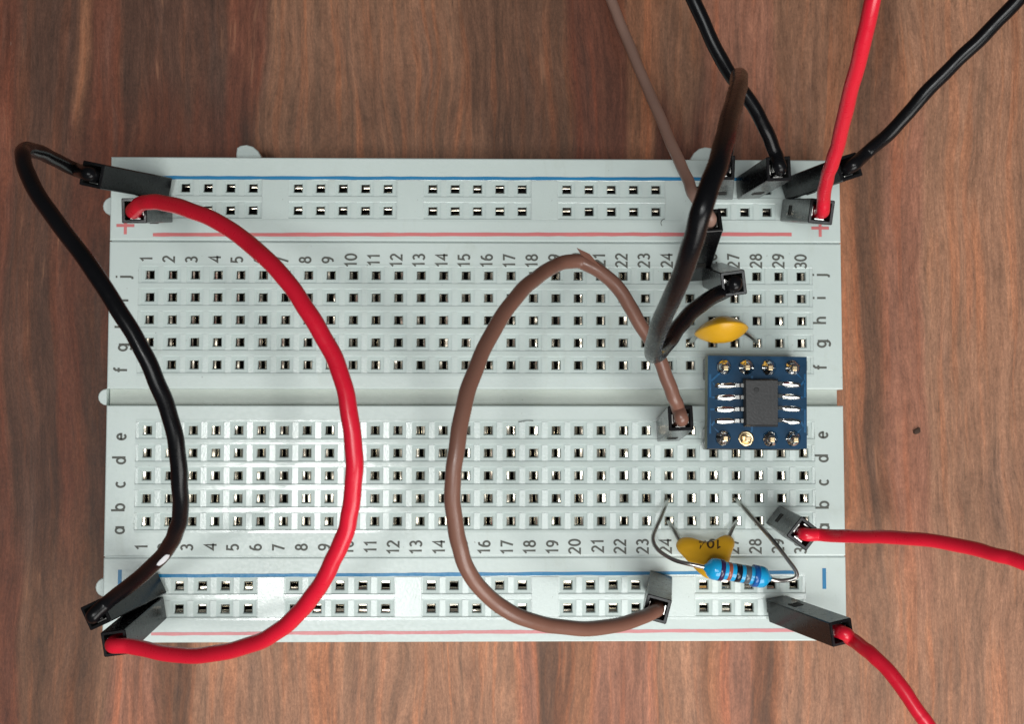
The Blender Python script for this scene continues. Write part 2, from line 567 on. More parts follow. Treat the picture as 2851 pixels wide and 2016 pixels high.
def cell(bm, cx, cy, hole=True):
    """one pitch cell of the top face: ridges above and below, textured strips at the sides, a recess with a square hole"""
    h = P / 2
    z0, zp, zs = TOP, TOP + ZP, TOP + ZS
    # the strips of the lower half lean a little towards the lower rail
    sa, sb = (zp + 0.0006, z0) if cy < -0.2 else (zs - 0.0004, zs + 0.0004)

    def R(x0, x1, y0, y1, z, mi):
        quad(bm, [(cx + x0, cy + y0, z), (cx + x1, cy + y0, z), (cx + x1, cy + y1, z), (cx + x0, cy + y1, z)], mi)
    # ridges, slightly crowned
    for s in (-1, 1):
        ya, yb, ym = s * PADH, s * h, s * (PADH + 0.012)
        yp = [ya + (yb - ya) * t for t in (0, 0.10, 0.22, 0.6, 1.0)]
        zz = [z0 - 0.004, z0 - 0.0014, z0 - 0.0002, z0, z0]
        lo = [bm.verts.new((cx - h, cy + q, w)) for q, w in zip(yp, zz)]
        hi = [bm.verts.new((cx + h, cy + q, w)) for q, w in zip(yp, zz)]
        for k in range(4):
            f4 = (lo[k], hi[k], hi[k + 1], lo[k + 1])
            f = bm.faces.new(f4 if s > 0 else f4[::-1]); f.material_index = 1
        pts = [(cx - h, cy + ya, zp), (cx + h, cy + ya, zp), (cx + h, cy + ya, z0 - 0.004), (cx - h, cy + ya, z0 - 0.004)]
        quad(bm, pts if s > 0 else pts[::-1], 0)
    for s in (-1, 1):
        xa, xb = s * PADW, s * h
        x0, x1 = min(xa, xb), max(xa, xb)
        quad(bm, [(cx + x0, cy - PADH, sa), (cx + x1, cy - PADH, sa), (cx + x1, cy + PADH, sb), (cx + x0, cy + PADH, sb)], 2)
        pts = [(cx + xa, cy - PADH, zp), (cx + xa, cy - PADH, sa), (cx + xa, cy + PADH, sb), (cx + xa, cy + PADH, zp)]
        quad(bm, pts if s < 0 else pts[::-1], 0)
    if not hole:
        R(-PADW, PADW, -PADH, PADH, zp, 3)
        return
    a, b = FUN, HOLE
    o = [(-PADW, -PADH), (PADW, -PADH), (PADW, PADH), (-PADW, PADH)]
    i1 = [(-a, -a), (a, -a), (a, a), (-a, a)]
    i2 = [(-b, -b), (b, -b), (b, b), (-b, b)]
    for k in range(4):
        l = (k + 1) % 4
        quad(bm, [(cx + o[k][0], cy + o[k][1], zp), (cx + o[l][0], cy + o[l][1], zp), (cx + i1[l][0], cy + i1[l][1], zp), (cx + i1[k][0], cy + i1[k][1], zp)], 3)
        quad(bm, [(cx + i1[k][0], cy + i1[k][1], zp), (cx + i1[l][0], cy + i1[l][1], zp), (cx + i2[l][0], cy + i2[l][1], zp - 0.018), (cx + i2[k][0], cy + i2[k][1], zp - 0.018)], 3)
        quad(bm, [(cx + i2[k][0], cy + i2[k][1], zp - 0.018), (cx + i2[l][0], cy + i2[l][1], zp - 0.018), (cx + i2[l][0], cy + i2[l][1], TOP - 0.045), (cx + i2[k][0], cy + i2[k][1], TOP - 0.045)], 3)
        # cavity wall below, its shade painted in with the dark colour
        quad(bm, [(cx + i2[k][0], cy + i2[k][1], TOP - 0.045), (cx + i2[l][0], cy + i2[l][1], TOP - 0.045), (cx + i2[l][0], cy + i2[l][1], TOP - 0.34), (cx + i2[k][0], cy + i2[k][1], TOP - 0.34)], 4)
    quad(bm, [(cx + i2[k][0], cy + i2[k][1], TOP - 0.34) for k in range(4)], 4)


def plate(bm, x0, x1, y0, y1, cells, gx, gy, z0=0.03, cl=0.014, edges='LRTB', xr=None):
    """a moulded block: sides, chamfered rim, flat margins and the grid area gx x gy filled by cells"""
    c = cl
    def side(p, q, n):
        (px, py), (qx, qy) = p, q
        quad(bm, [(px, py, z0), (qx, qy, z0), (qx, qy, TOP - c), (px, py, TOP - c)], 0)
        ix, iy = -n[0] * c, -n[1] * c
        return (px, py), (qx, qy)
    X0, X1, Y0, Y1 = x0 + c, x1 - c, y0 + c, y1 - c
    out = [(x0, y0), (x1, y0), (x1, y1), (x0, y1)]
    inn = [(X0, Y0), (X1, Y0), (X1, Y1), (X0, Y1)]
    for k in range(4):
        l = (k + 1) % 4
        quad(bm, [(*out[k], z0), (*out[l], z0), (*out[l], TOP - c), (*out[k], TOP - c)], 0)
        mid_o = [((out[q][0] + inn[q][0]) / 2 + (out[q][0] - inn[q][0]) * 0.2, (out[q][1] + inn[q][1]) / 2 + (out[q][1] - inn[q][1]) * 0.2, TOP - c * 0.3) for q in (k, l)]
        quad(bm, [(*out[k], TOP - c), (*out[l], TOP - c), mid_o[1], mid_o[0]], 0, True)
        quad(bm, [mid_o[0], mid_o[1], (*inn[l], TOP), (*inn[k], TOP)], 0, True)
    gx0, gx1 = gx; gy0, gy1 = gy
    for (a0, a1, b0, b1) in ((X0, X1, Y0, gy0), (X0, X1, gy1, Y1), (X0, gx0, gy0, gy1), (gx1, X1, gy0, gy1)):
        quad(bm, [(a0, b0, TOP), (a1, b0, TOP), (a1, b1, TOP), (a0, b1, TOP)], 0)
    for (cx, cy, h) in cells:
        cell(bm, cx, cy, h)


BM_MATS = [M_SMOOTH, M_RIDGE, M_STRIP, M_PAD, M_DARK, M_GUTTER]
S1, S2 = 1.757, -1.787          # seams between the block and the two rails
# terminal block: two halves and the gutter
bm = bmesh.new()
for rows, ya, yb in (('jihgf', 0.088, S1 - 0.006), ('edcba', S2 + 0.006, -0.098)):
    cells = [(colx(n), ROWY[r], True) for n in range(1, 31) for r in rows]
    plate(bm, -XB, XB, ya, yb, cells, (colx(0.5), colx(30.5)), (ROWY[rows[-1]] - P / 2, ROWY[rows[0]] + P / 2))
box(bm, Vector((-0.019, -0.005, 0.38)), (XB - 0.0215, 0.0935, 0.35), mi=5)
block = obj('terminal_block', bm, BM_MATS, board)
# rails
RAIL_COLS = [1.5 + 6 * g + k for g in range(5) for k in range(5)]
GAP_COLS = [6.5, 12.5, 18.5, 24.5]
rails = []
for rows, ya, yb in ((('U-', 'U+'), S1 + 0.006, 2.715), (('L-', 'L+'), -2.728, S2 - 0.006)):
    bm = bmesh.new()
    cells = [(colx(n), ROWY[r], True) for n in RAIL_COLS for r in rows] + [(colx(n), ROWY[r], False) for n in GAP_COLS for r in rows]
    plate(bm, -XB, XB, ya, yb, cells, (colx(1), colx(30)), (ROWY[rows[1]] - P / 2, ROWY[rows[0]] + P / 2))
    if rows[0] == 'U-': box(bm, Vector((0, S1, 0.41)), (XB - 0.012, 0.0062, 0.40), mi=0)
    else: box(bm, Vector((0, S2, 0.42)), (XB - 0.012, 0.0062, 0.418), mi=0)
    rails.append(obj('power_rail', bm, BM_MATS, board))
# flat filler plates between the hole groups of the rails
for rl, rows in zip(rails, (('U-', 'U+'), ('L-', 'L+'))):
    for n in GAP_COLS:
        bm = bmesh.new()
        cy = (ROWY[rows[0]] + ROWY[rows[1]]) / 2
        box(bm, Vector((colx(n), cy, TOP - 0.012)), (0.150, 0.222, 0.0145), bevel=0.004)
        obj('blank_panel', bm, M_STRIP, rl)

# spring contacts below the holes: two leaves per hole on one common base strip
def clip(bm, holes, along_x, low=0.0):
    last = None
    for cx, cy in holes:
        def V(p, q, z):
            return bm.verts.new((cx + p, cy + q, z) if not along_x else (cx + q, cy + p, z))
        tilt = random.uniform(-0.010, 0.010)
        L = HOLE - 0.002
        ys = [-L, -L * 0.3, L * 0.35, L]
        base = [[V(sx * 0.03, yy, TOP - 0.30) for yy in ys] for sx in (-1, 1)]
        for k in range(3):
            bm.faces.new((base[0][k], base[1][k], base[1][k + 1], base[0][k + 1])).material_index = 1
        for s, bs in zip((-1, 1), base):
            gap = random.uniform(0.006, 0.020)
            zt = TOP - low - random.uniform(0.045, 0.075)
            zb = zt - random.choice((random.uniform(0.001, 0.007), random.uniform(0.004, 0.016)))
            if low > 0.05:      # the upper rail clips sit flatter and deeper
                zb = zt - random.uniform(0.0, 0.002)
                gap = random.uniform(0.012, 0.026)
            a, b = s * (HOLE - 0.001), s * gap + tilt
            prev = None
            for yy, bv in zip(ys, bs):
                dz = random.uniform(-0.003, 0.002)
                m = a * 0.5 + b * 0.5
                row = [V(a, yy, zt + dz * 0.3), V(m, yy, zt - (0.003 if low < 0.05 else -0.001) + dz), V(b, yy, zb + dz), V(b + s * 0.004, yy, zb - 0.08), bv]
                if prev:
                    for k in range(4):
                        f = bm.faces.new((prev[k], prev[k + 1], row[k + 1], row[k])); f.smooth = k < 2; f.material_index = int(k >= 2)
                prev = row
        ends = [(base[0][0], base[1][0]), (base[0][3], base[1][3])]
        if last:
            # join to the nearer end of the neighbouring base
            (p0, p1), (q0, q1) = min(((e, g) for e in last for g in ends), key=lambda t: (t[0][0].co - t[1][0].co).length)
            bm.faces.new((p0, p1, q1, q0)).material_index = 1
        last = ends


for n in range(1, 31):
    for rows in ('jihgf', 'edcba'):
        bm = bmesh.new()
        clip(bm, [(colx(n), ROWY[r]) for r in rows], False, 0.035 if rows[0] == 'j' else 0.0)
        obj('contact_clip', bm, [M_CLIP, M_DARK], block)
for rl, rows in zip(rails, (('U-', 'U+'), ('L-', 'L+'))):
    for r in rows:
        bm = bmesh.new()
        clip(bm, [(colx(n), ROWY[r]) for n in RAIL_COLS], True, 0.08 if r[0] == 'U' else 0.015)
        obj('contact_strip', bm, [M_CLIP, M_DARK], rl)

# locking tabs on the left and upper sides
def arc(cx, cy, rx, ry, a0, a1, n=9):
    return [(cx + rx * math.cos(math.radians(a0 + (a1 - a0) * i / (n - 1))), cy + ry * math.sin(math.radians(a0 + (a1 - a0) * i / (n - 1)))) for i in range(n)]


for cy, r, zt, par in ((2.17, 0.108, 0.74, rails[0]), (-0.005, 0.0935, 0.835, block), (-2.13, 0.108, 0.74, rails[1])):
    bm = bmesh.new()
    prism(bm, arc(-XB - 0.003, cy, r + 0.005, r, 90, 270), 0.05, zt, bevel=0.012)
    obj('locking_tab', bm, M_SMOOTH, par)
for cx, s in ((-2.62, 1), (2.60, -1)):
    bm = bmesh.new()
    o = [(-0.145, 0), (0.145, 0), (0.138, 0.05), (0.10, 0.115), (0.04, 0.165), (-0.03, 0.185), (-0.10, 0.175), (-0.14, 0.15), (-0.148, 0.08)]
    o = [(cx + s * x, 2.718 + y) for x, y in o]
    prism(bm, o if s > 0 else o[::-1], 0.05, 0.66, bevel=0.012)
    obj('locking_tab', bm, M_SMOOTH, rails[0])

# printed marks, 0.02 mm proud of the plastic
ZI = TOP + 0.002
H = 0.140
for n in range(1, 31):
    x = -3.73 + (n - 1) * (3.676 + 3.73) / 29
    printed('column_number', str(n), (x, 1.545, ZI), (0, H, 0), (-H, 0, 0), M_INK, block)
    x = -3.729 + (n - 1) * (3.123 + 3.729) / 27
    printed('column_number', str(n), (x, -1.68, ZI), (0, H, 0), (-H, 0, 0), M_INK, block)
LH = 0.152
for i, r in enumerate('jihgfedcba'):
    for side in (-1, 1):
        if r in 'jihgf':
            y = (1.345 if side < 0 else 1.378) - i * 0.2585
            if side < 0: y = {'j': 1.34, 'i': 1.08, 'h': 0.81, 'g': 0.555, 'f': 0.30}[r]
            else: y = {'j': 1.384, 'i': 1.128, 'h': 0.872, 'g': 0.61, 'f': 0.34}[r]
        else:
            y = {'e': -0.45, 'd': -0.715, 'c': -0.985, 'b': -1.235, 'a': -1.49}[r]
            if side > 0: y += 0.022
        x = -3.968 if side < 0 else 3.905
        printed('row_letter', r, (x, y, ZI), (0, LH, 0), (-LH, 0, 0), M_INK, block, base_centre=True)


def stroke(name, x0, x1, y0, y1, w, mt, parent, wob=0.0):
    """a printed straight line with slightly uneven edges"""
    bm = bmesh.new()
    a, b = Vector((x0, y0, ZI)), Vector((x1, y1, ZI))
    d = (b - a).normalized(); nn = Vector((-d.y, d.x, 0))
    k = max(1, int((b - a).length / 0.12)) if wob else 1
    rows = []
    for i in range(k + 1):
        p = a.lerp(b, i / k)
        rows.append((bm.verts.new(p + nn * (w / 2 + random.uniform(-wob, wob))), bm.verts.new(p - nn * (w / 2 + random.uniform(-wob, wob)))))
    for r0, r1 in zip(rows, rows[1:]):
        bm.faces.new((r0[1], r1[1], r1[0], r0[0]))
    return obj(name, bm, mt, parent)


stroke('rail_line', -3.66, 3.60, 2.478, 2.492, 0.038, M_BLUE_INK, rails[0], 0.003)['label'] = 'blue line along the upper rail'
stroke('rail_line', -3.655, 3.578, 1.826, 1.858, 0.042, M_RED_INK, rails[0], 0.003)['label'] = 'red line along the upper rail'
stroke('rail_line', -3.60, 3.58, -1.995, -1.967, 0.038, M_BLUE_INK, rails[1], 0.003)['label'] = 'blue line along the lower rail'
stroke('rail_line', -3.60, 3.60, -2.632, -2.610, 0.036, M_PINK_INK, rails[1], 0.004)['label'] = 'faded pink line along the lower rail'


def plus(x, y, mt, parent):
    bm = bmesh.new()
    a, w = 0.10, 0.017
    quad(bm, [(x - a, y - w, ZI), (x + a, y - w, ZI), (x + a, y + w, ZI), (x - a, y + w, ZI)])
    for s in (-1, 1):
        y0, y1 = sorted((y + s * w, y + s * a))
        quad(bm, [(x - w, y0, ZI), (x + w, y0, ZI), (x + w, y1, ZI), (x - w, y1, ZI)])
    obj('plus_sign', bm, mt, parent)


plus(-3.965, 1.93, M_RED_INK, rails[0]); plus(3.905, 1.93, M_RED_INK, rails[0])
plus(-3.955, -2.56, M_PINK_INK, rails[1]); plus(3.90, -2.56, M_PINK_INK, rails[1])
for x, y, rl in ((-3.96, 2.46, rails[0]), (3.90, 2.47, rails[0]), (-3.955, -2.04, rails[1]), (3.895, -2.037, rails[1])):
    stroke('minus_sign', x, x, y - 0.115, y + 0.115, 0.042, M_BLUE_INK, rl)

for lab, pts_ in (('short dark fibre lying above column 17 of the lower half of the breadboard', [(1162, 947), (1172, 945), (1183, 943.5), (1196, 944)]),
                  ('tiny curled grey fibre on the upper rail left of the thick black wire', [(1484, 506), (1482, 499), (1486, 492), (1491, 490)])):
    bm = bmesh.new()
    tube(bm, spline([at(px, py, TOP + 0.006) for px, py in pts_], 4), 0.0034, 6)
    tag(obj('lint_fibre', bm, M_INK, smooth=True), lab, 'fibre')

# ------------------------------------------------------------------ jumper wires
HL, HW = 1.40, 0.127        # housing length and half width


def solve_tip(base, px, py, length):
    """the point on the sight line of (px, py) that lies `length` from base, the upper one"""
    d = at(px, py, 0) - CAM
    d.normalize()
    oc = CAM - base
    b = oc.dot(d); c = oc.dot(oc) - length * length
    disc = b * b - c
    if disc < 0:
        print('tip out of reach', px, py, disc)
        q = CAM + d * (-b)
        return base + (q - base).normalized() * length
    return CAM + d * (-b - math.sqrt(disc))


def housing(parent, base_px, tip_px, roll, spin=0.0):
    base = at(*base_px, TOP + 0.02)
    tip = solve_tip(base, tip_px[0], tip_px[1], HL)
    ax = (tip - base).normalized()
    u = Vector((math.cos(math.radians(roll)), math.sin(math.radians(roll)), 0))
    u = (u - ax * u.dot(ax)).normalized()
    u = u * math.cos(math.radians(spin)) + ax.cross(u) * math.sin(math.radians(spin))
    v = ax.cross(u)
    # lift the base so that its lowest corner rests on the board
    drop = HW * (abs(u.z) + abs(v.z))
    base = base + Vector((0, 0, drop)) * 0.8
    tip = tip + Vector((0, 0, drop)) * 0.8
    bm = bmesh.new()

    def pt(a, b, d): return base + u * a + v * b + ax * d
    w, iw, ch = HW, HW - 0.030, 0.010
    def ring(r, d, c):
        o = [(-r + c, -r), (r - c, -r), (r, -r + c), (r, r - c), (r - c, r), (-r + c, r), (-r, r - c), (-r, -r + c)]
        return [bm.verts.new(pt(a, b, d)) for a, b in o]
    rings = [ring(w - 0.008, 0, ch), ring(w, 0.010, ch), ring(w, HL - 0.008, ch), ring(w - 0.007, HL, ch), ring(iw, HL, 0.004), ring(iw, HL - 0.34, 0.004)]
    for q, (a, b) in enumerate(zip(rings, rings[1:])):
        for k in range(8):
            f = bm.faces.new((a[k], a[(k + 1) % 8], b[(k + 1) % 8], b[k]))
            f.material_index = 1 if q == 4 else 0
    bm.faces.new(rings[0][::-1])
    f = bm.faces.new(rings[-1]); f.material_index = 1
    h = obj('connector_housing', bm, [M_HOUSING, M_DARK], parent)
    # latch window on one face, with its tongue
    bm = bmesh.new()
    R = Matrix((u, v, ax)).transposed()
    box(bm, pt(0, -w - 0.001, 0.46), (0.055, 0.004, 0.075), R, 0)
    obj('latch_window', bm, M_DARK, h)
    bm = bmesh.new()
    box(bm, pt(0, -w + 0.004, 0.40), (0.045, 0.016, 0.03), R, 0, bevel=0.006)
    obj('latch_tongue', bm, M_HOUSING, h)
    # crimp wings of the metal terminal inside the mouth, and the pin in the board
    bm = bmesh.new()
    for s in (-1, 1):
        box(bm, pt(s * 0.080, 0.0, HL - 0.16), (0.008, 0.05, 0.10), R, 0, bevel=0.003)
    box(bm, pt(0.0, -0.082, HL - 0.16), (0.05, 0.007, 0.10), R, 0, bevel=0.003)
    obj('crimp_terminal', bm, M_TIN, h)
    bm = bmesh.new()
    hole_dir = Vector((0, 0, -1))
    lathe(bm, base + ax * 0.02, (hole_dir - ax * 0.15).normalized(), [(0, 0.028), (0.14, 0.028), (0.2, 0.015)], 8, 0)
    obj('contact_pin', bm, M_GOLD, h)
    return base, tip, ax


def cable(label, group, mt, dia, pts, h1=None, h2=None, mouth=0.3, smooth=3):
    """one jumper lead; pts are (px, py, z) along the wire, h1/h2 its housings"""
    if h1: loc = at(*h1[0], TOP)
    else: loc = at(*h2[0], TOP)
    root = empty('jumper_wire', loc, label, 'jumper wire', group)
    path = [at(*q) for q in pts]
    for h, first in ((h1, True), (h2, False)):
        if not h: continue
        b, t, ax = housing(root, *h)
        add = [t - ax * mouth, t - ax * (mouth * 0.45), t + ax * 0.06]
        path = add + path if first else path + add[::-1]
    bm = bmesh.new()
    line = relax(spline(path, 14), smooth + 2)
    ph = [random.uniform(0, 6.28) for _ in range(5)]
    n = len(line)
    for i in range(n):
        k = min(1.0, min(i, n - 1 - i) / 24.0)
        line[i] = line[i] + Vector((math.sin(i * 0.18 + ph[0]) + 0.6 * math.sin(i * 0.47 + ph[1]), math.sin(i * 0.155 + ph[2]) + 0.6 * math.sin(i * 0.41 + ph[3]), 0)) * 0.0035 * k
    tube(bm, line, lambda t: dia / 2 * (1 + 0.012 * math.sin(t * 61 + ph[4]) + 0.008 * math.sin(t * 143)), 36)
    w = obj('wire_insulation', bm, mt, root, smooth=True)
    return root, line


LOOP, LEAD = 'jumper wires plugged in at both ends', 'leads running out of the picture'
aroot, aline = cable('black wire bowing over the left edge of the board from upper to lower left corner', LOOP, M_BLACK, 0.147,
      [(170, 379, 1.95), (124, 358, 2.35), (87, 341, 2.8), (58, 334, 3.25), (50, 352, 3.6), (68, 405, 3.85), (124, 492, 4.15), (198, 592, 4.4), (262, 688, 4.5),
       (310, 768, 4.5), (349, 850, 4.45), (380, 930, 4.35), (397, 1010, 4.25), (404, 1090, 4.1), (404, 1150, 3.9), (396, 1190, 3.7), (378, 1228, 3.4), (340, 1270, 3.0),
       (290, 1314, 2.6), (240, 1352, 2.3)],
      ((362, 421), (208, 393), -12), ((343, 1316), (216, 1378), 25))
cable('thick red wire curving across columns five to ten, plugged in twice at the left', LOOP, M_RED, 0.154,
      [(312, 459, 2.5), (338, 453, 2.7), (372, 455, 2.9), (434, 474, 3.3), (495, 502, 3.6), (556, 543, 3.85), (607, 590, 4.1), (655, 647, 4.25), (702, 715, 4.35), (745, 795, 4.4),
       (775, 878, 4.45), (789, 965, 4.45), (794, 1050, 4.4), (788, 1134, 4.3), (775, 1191, 4.2), (753, 1245, 4.1), (733, 1287, 4.0), (704, 1331, 3.85), (667, 1380, 3.65),
       (618, 1419, 3.45), (557, 1448, 3.2), (483, 1467, 2.95), (420, 1471, 2.75), (350, 1462, 2.55), (295, 1451, 2.4)],
      ((362, 474), (302, 473), 0), ((346, 1366), (258, 1443), 8))
broot, bwire = cable('brown wire in a wide loop over the middle columns, with a torn crown', LOOP, M_BROWN, 0.142,
      [(1521, 918, 2.3), (1510, 890, 2.4), (1494, 843, 2.45), (1470, 788, 2.5), (1434, 724, 2.6), (1404, 672, 2.7), (1374, 634, 2.75), (1338, 603, 2.8), (1300, 587, 2.8), (1264, 589, 2.9),
       (1232, 602, 3.1), (1195, 629, 3.4), (1156, 669, 3.75), (1100, 750, 4.1), (1062, 840, 4.35), (1036, 930, 4.5), (1021, 1020, 4.55), (1015, 1103, 4.5), (1021, 1184, 4.4),
       (1037, 1248, 4.3), (1063, 1303, 4.15), (1111, 1352, 3.95), (1176, 1387, 3.75), (1240, 1405, 3.5), (1321, 1410, 3.2), (1400, 1398, 2.8), (1448, 1382, 2.5)],
      ((1497, 965), (1526, 938), 2), ((1476, 1311), (1472, 1366), -14))
cable('thick black wire folded in a sharp V above the end of the brown loop', LOOP, M_BLACK, 0.162,
      [(1632, 648, 2.1), (1592, 669, 2.35), (1550, 701, 2.6), (1520, 736, 2.8), (1491, 775, 3.05), (1468, 797, 3.5), (1466, 772, 4.1), (1482, 722, 4.7), (1523, 634, 5.4), (1551, 546, 5.8), (1575, 468, 6.0),
       (1603, 385, 5.9), (1624, 315, 5.6), (1642, 248, 5.1), (1654, 195, 4.5), (1658, 172, 3.9), (1656, 180, 3.2), (1648, 225, 2.8), (1636, 295, 2.5)],
      ((1597, 617), (1644, 636), 8), ((1618, 423), (1619, 376), -2), smooth=4)
cable('thin pale brown lead coming in from the top edge behind the thick black wire', LEAD, M_PALE, 0.122,
      [(1265, -760, 0.055), (1270, -520, 0.06), (1290, -300, 0.15), (1325, -130, 0.35), (1347, -60, 0.4), (1371, 0, 0.5), (1400, 72, 0.65), (1440, 172, 0.95), (1479, 258, 1.3), (1515, 345, 1.75), (1543, 405, 2.1), (1560, 445, 2.35)],
      None, ((1556, 608), (1590, 495), 4))
cable('black lead coming from the top edge and passing behind the folded black wire', LEAD, M_BLACK, 0.142,
      [(1300, -950, 0.064), (1310, -760, 0.3), (1330, -560, 1.2), (1380, -330, 2.6), (1465, -160, 3.2), (1512, -80, 3.0), (1557, 5, 2.85), (1600, 98, 2.75), (1637, 166, 2.65), (1687, 234, 2.55), (1717, 290, 2.45), (1737, 340, 2.3)],
      None, ((1676, 421), (1746, 378), 3))
cable('black lead sweeping in from the top right corner of the picture', LEAD, M_BLACK, 0.142,
      [(2930, -800, 0.064), (2840, -640, 0.4), (2720, -480, 1.6), (2560, -300, 2.8), (2400, -130, 3.3), (2340, -62, 3.2), (2280, 2, 3.1), (2203, 80, 2.95), (2130, 153, 2.8), (2055, 230, 2.65), (1996, 296, 2.45), (1945, 342, 2.25)],
      None, ((1776, 421), (1902, 375), 18))
cable('straight red lead coming down from the top edge to the upper plus rail', LEAD, M_RED, 0.140,
      [(2075, -1080, 0.065), (2065, -930, 0.2), (2050, -760, 1.2), (2030, -560, 3.2), (2010, -330, 4.8), (1992, -150, 5.4), (1975, -72, 5.2), (1957, 2, 5.0), (1931, 110, 4.6), (1906, 210, 4.1), (1883, 306, 3.5), (1867, 360, 3.15), (1856, 397, 2.85), (1846, 440, 2.5)],
      None, ((1776, 474), (1841, 475), -96))
cable('red lead leaving the right edge of the picture almost level, from beside number 30', LEAD, M_RED, 0.132,
      [(3200, 1760, 0.066), (3080, 1690, 0.15), (2960, 1620, 0.9), (2800, 1530, 2.4), (2600, 1420, 3.8), (2460, 1345, 4.3), (2370, 1300, 4.1), (2297, 1264, 3.9), (2241, 1246, 3.75), (2165, 1226, 3.5), (2065, 1211, 3.2), (1968, 1204, 2.85), (1905, 1203, 2.6), (1840, 1201, 2.3)],
      None, ((1752, 1169), (1802, 1197), -128))
cable('red lead leaving at the bottom right from a long dark plug over the board corner', LEAD, M_RED, 0.145,
      [(2600, 2450, 0.065), (2540, 2330, 0.066), (2480, 2230, 0.5), (2400, 2100, 1.6), (2280, 1930, 2.6), (2180, 1790, 2.85), (2128, 1705, 2.85), (2076, 1622, 2.8), (2059, 1596, 2.78), (2014, 1532, 2.7), (1967, 1480, 2.58), (1938, 1454, 2.45), (1906, 1432, 2.25)],
      None, ((1742, 1365), (1886, 1418), 158, 32))

# white oval patch set on the black wire near its lower end
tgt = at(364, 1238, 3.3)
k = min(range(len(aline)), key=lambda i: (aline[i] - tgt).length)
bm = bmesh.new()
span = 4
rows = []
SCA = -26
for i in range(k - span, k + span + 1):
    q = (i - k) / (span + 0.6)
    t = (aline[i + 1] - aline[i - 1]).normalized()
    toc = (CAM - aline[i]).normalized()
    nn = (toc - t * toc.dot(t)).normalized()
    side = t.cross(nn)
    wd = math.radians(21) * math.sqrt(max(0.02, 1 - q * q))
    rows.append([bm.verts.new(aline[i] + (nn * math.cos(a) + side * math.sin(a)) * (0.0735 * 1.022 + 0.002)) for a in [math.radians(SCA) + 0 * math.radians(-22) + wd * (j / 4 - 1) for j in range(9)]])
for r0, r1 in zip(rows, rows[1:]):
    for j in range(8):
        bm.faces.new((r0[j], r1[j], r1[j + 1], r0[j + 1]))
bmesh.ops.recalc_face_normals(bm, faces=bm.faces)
obj('white_patch', bm, M_WHITE_PATCH, aroot, smooth=True)['label'] = 'white oval patch'

# torn flap of insulation at the crown of the brown loop
bm = bmesh.new()
a, b, c, d = at(1293, 556, 2.88), at(1303, 572, 2.84), at(1348, 601, 2.84), at(1322, 570, 2.90)
up = Vector((0, 0, 0.02))
va = [bm.verts.new(q) for q in (a, b, c, d)]
vb = [bm.verts.new(q + up) for q in (a, b, c, d)]
bm.faces.new(vb[::-1]); bm.faces.new(va)
for k in range(4):
    bm.faces.new((va[k], vb[k], vb[(k + 1) % 4], va[(k + 1) % 4]))
bmesh.ops.recalc_face_normals(bm, faces=bm.faces)
obj('torn_flap', bm, M_BROWN, broot)['label'] = 'pointed flap of torn insulation'

# ------------------------------------------------------------------ capacitors
def outline_body(bm, pts, nrm, thick, e1=2.6, e2=0.55):
    """inflate a closed 3-D outline into a rounded body"""
    P3 = [Vector(p) for p in pts]
    c = sum(P3, Vector()) / len(P3)
    nrm = nrm.normalized()
    fr = [1.0, 0.97, 0.9, 0.78, 0.6, 0.35]
    def layer(sgn):
        out = []
        for s in fr:
            h = thick * (1 - s ** e1) ** e2
            out.append([c + (p - c) * s + nrm * h * sgn for p in P3])
        return out
    N = len(P3)
    up, dn = layer(1), layer(-1)
    rim = [bm.verts.new(p) for p in up[0]]
    for lay, flip in ((up, False), (dn, True)):
        prev = rim
        for ring in lay[1:]:
            cur = [bm.verts.new(p) for p in ring]
            for k in range(N):
                q = (prev[k], prev[(k + 1) % N], cur[(k + 1) % N], cur[k])
                bm.faces.new(q[::-1] if flip else q)
            prev = cur
        cv = bm.verts.new(c + nrm * thick * (1 if not flip else -1))
        for k in range(N):
            q = (prev[k], prev[(k + 1) % N], cv)
            bm.faces.new(q[::-1] if flip else q)
    bmesh.ops.recalc_face_normals(bm, faces=bm.faces)


def closed_spline(pts, sub=4):
    P2 = [Vector(p) for p in pts]
    n = len(P2)
    out = []
    for i in range(n):
        p0, p1, p2, p3 = P2[i - 1], P2[i], P2[(i + 1) % n], P2[(i + 2) % n]
        for k in range(sub):
            t = k / sub
            out.append(0.5 * ((2 * p1) + (p2 - p0) * t + (2 * p0 - 5 * p1 + 4 * p2 - p3) * t * t + (3 * p1 - p0 - 3 * p2 + p3) * t ** 3))
    return out


CAPS = 'yellow disc capacitors'
# the lower one leans towards the bottom rail; its face shows
zo = lambda x, y: (1489.8 + x / 11.2061, 1175.7 + y / 11.2061)      # from the close-up of this corner
mol = [(290, 520), (340, 410), (430, 365), (560, 365), (700, 410), (900, 468), (1120, 480), (1330, 430), (1450, 350), (1570, 295),
       (1690, 330), (1760, 430), (1755, 560), (1690, 720), (1640, 900), (1580, 1090), (1450, 1270), (1250, 1365), (1060, 1345), (880, 1220), (720, 1060), (560, 890), (420, 740), (320, 630)]


def cz(py): return 1.03 + (py - 1200) / 100 * 0.34


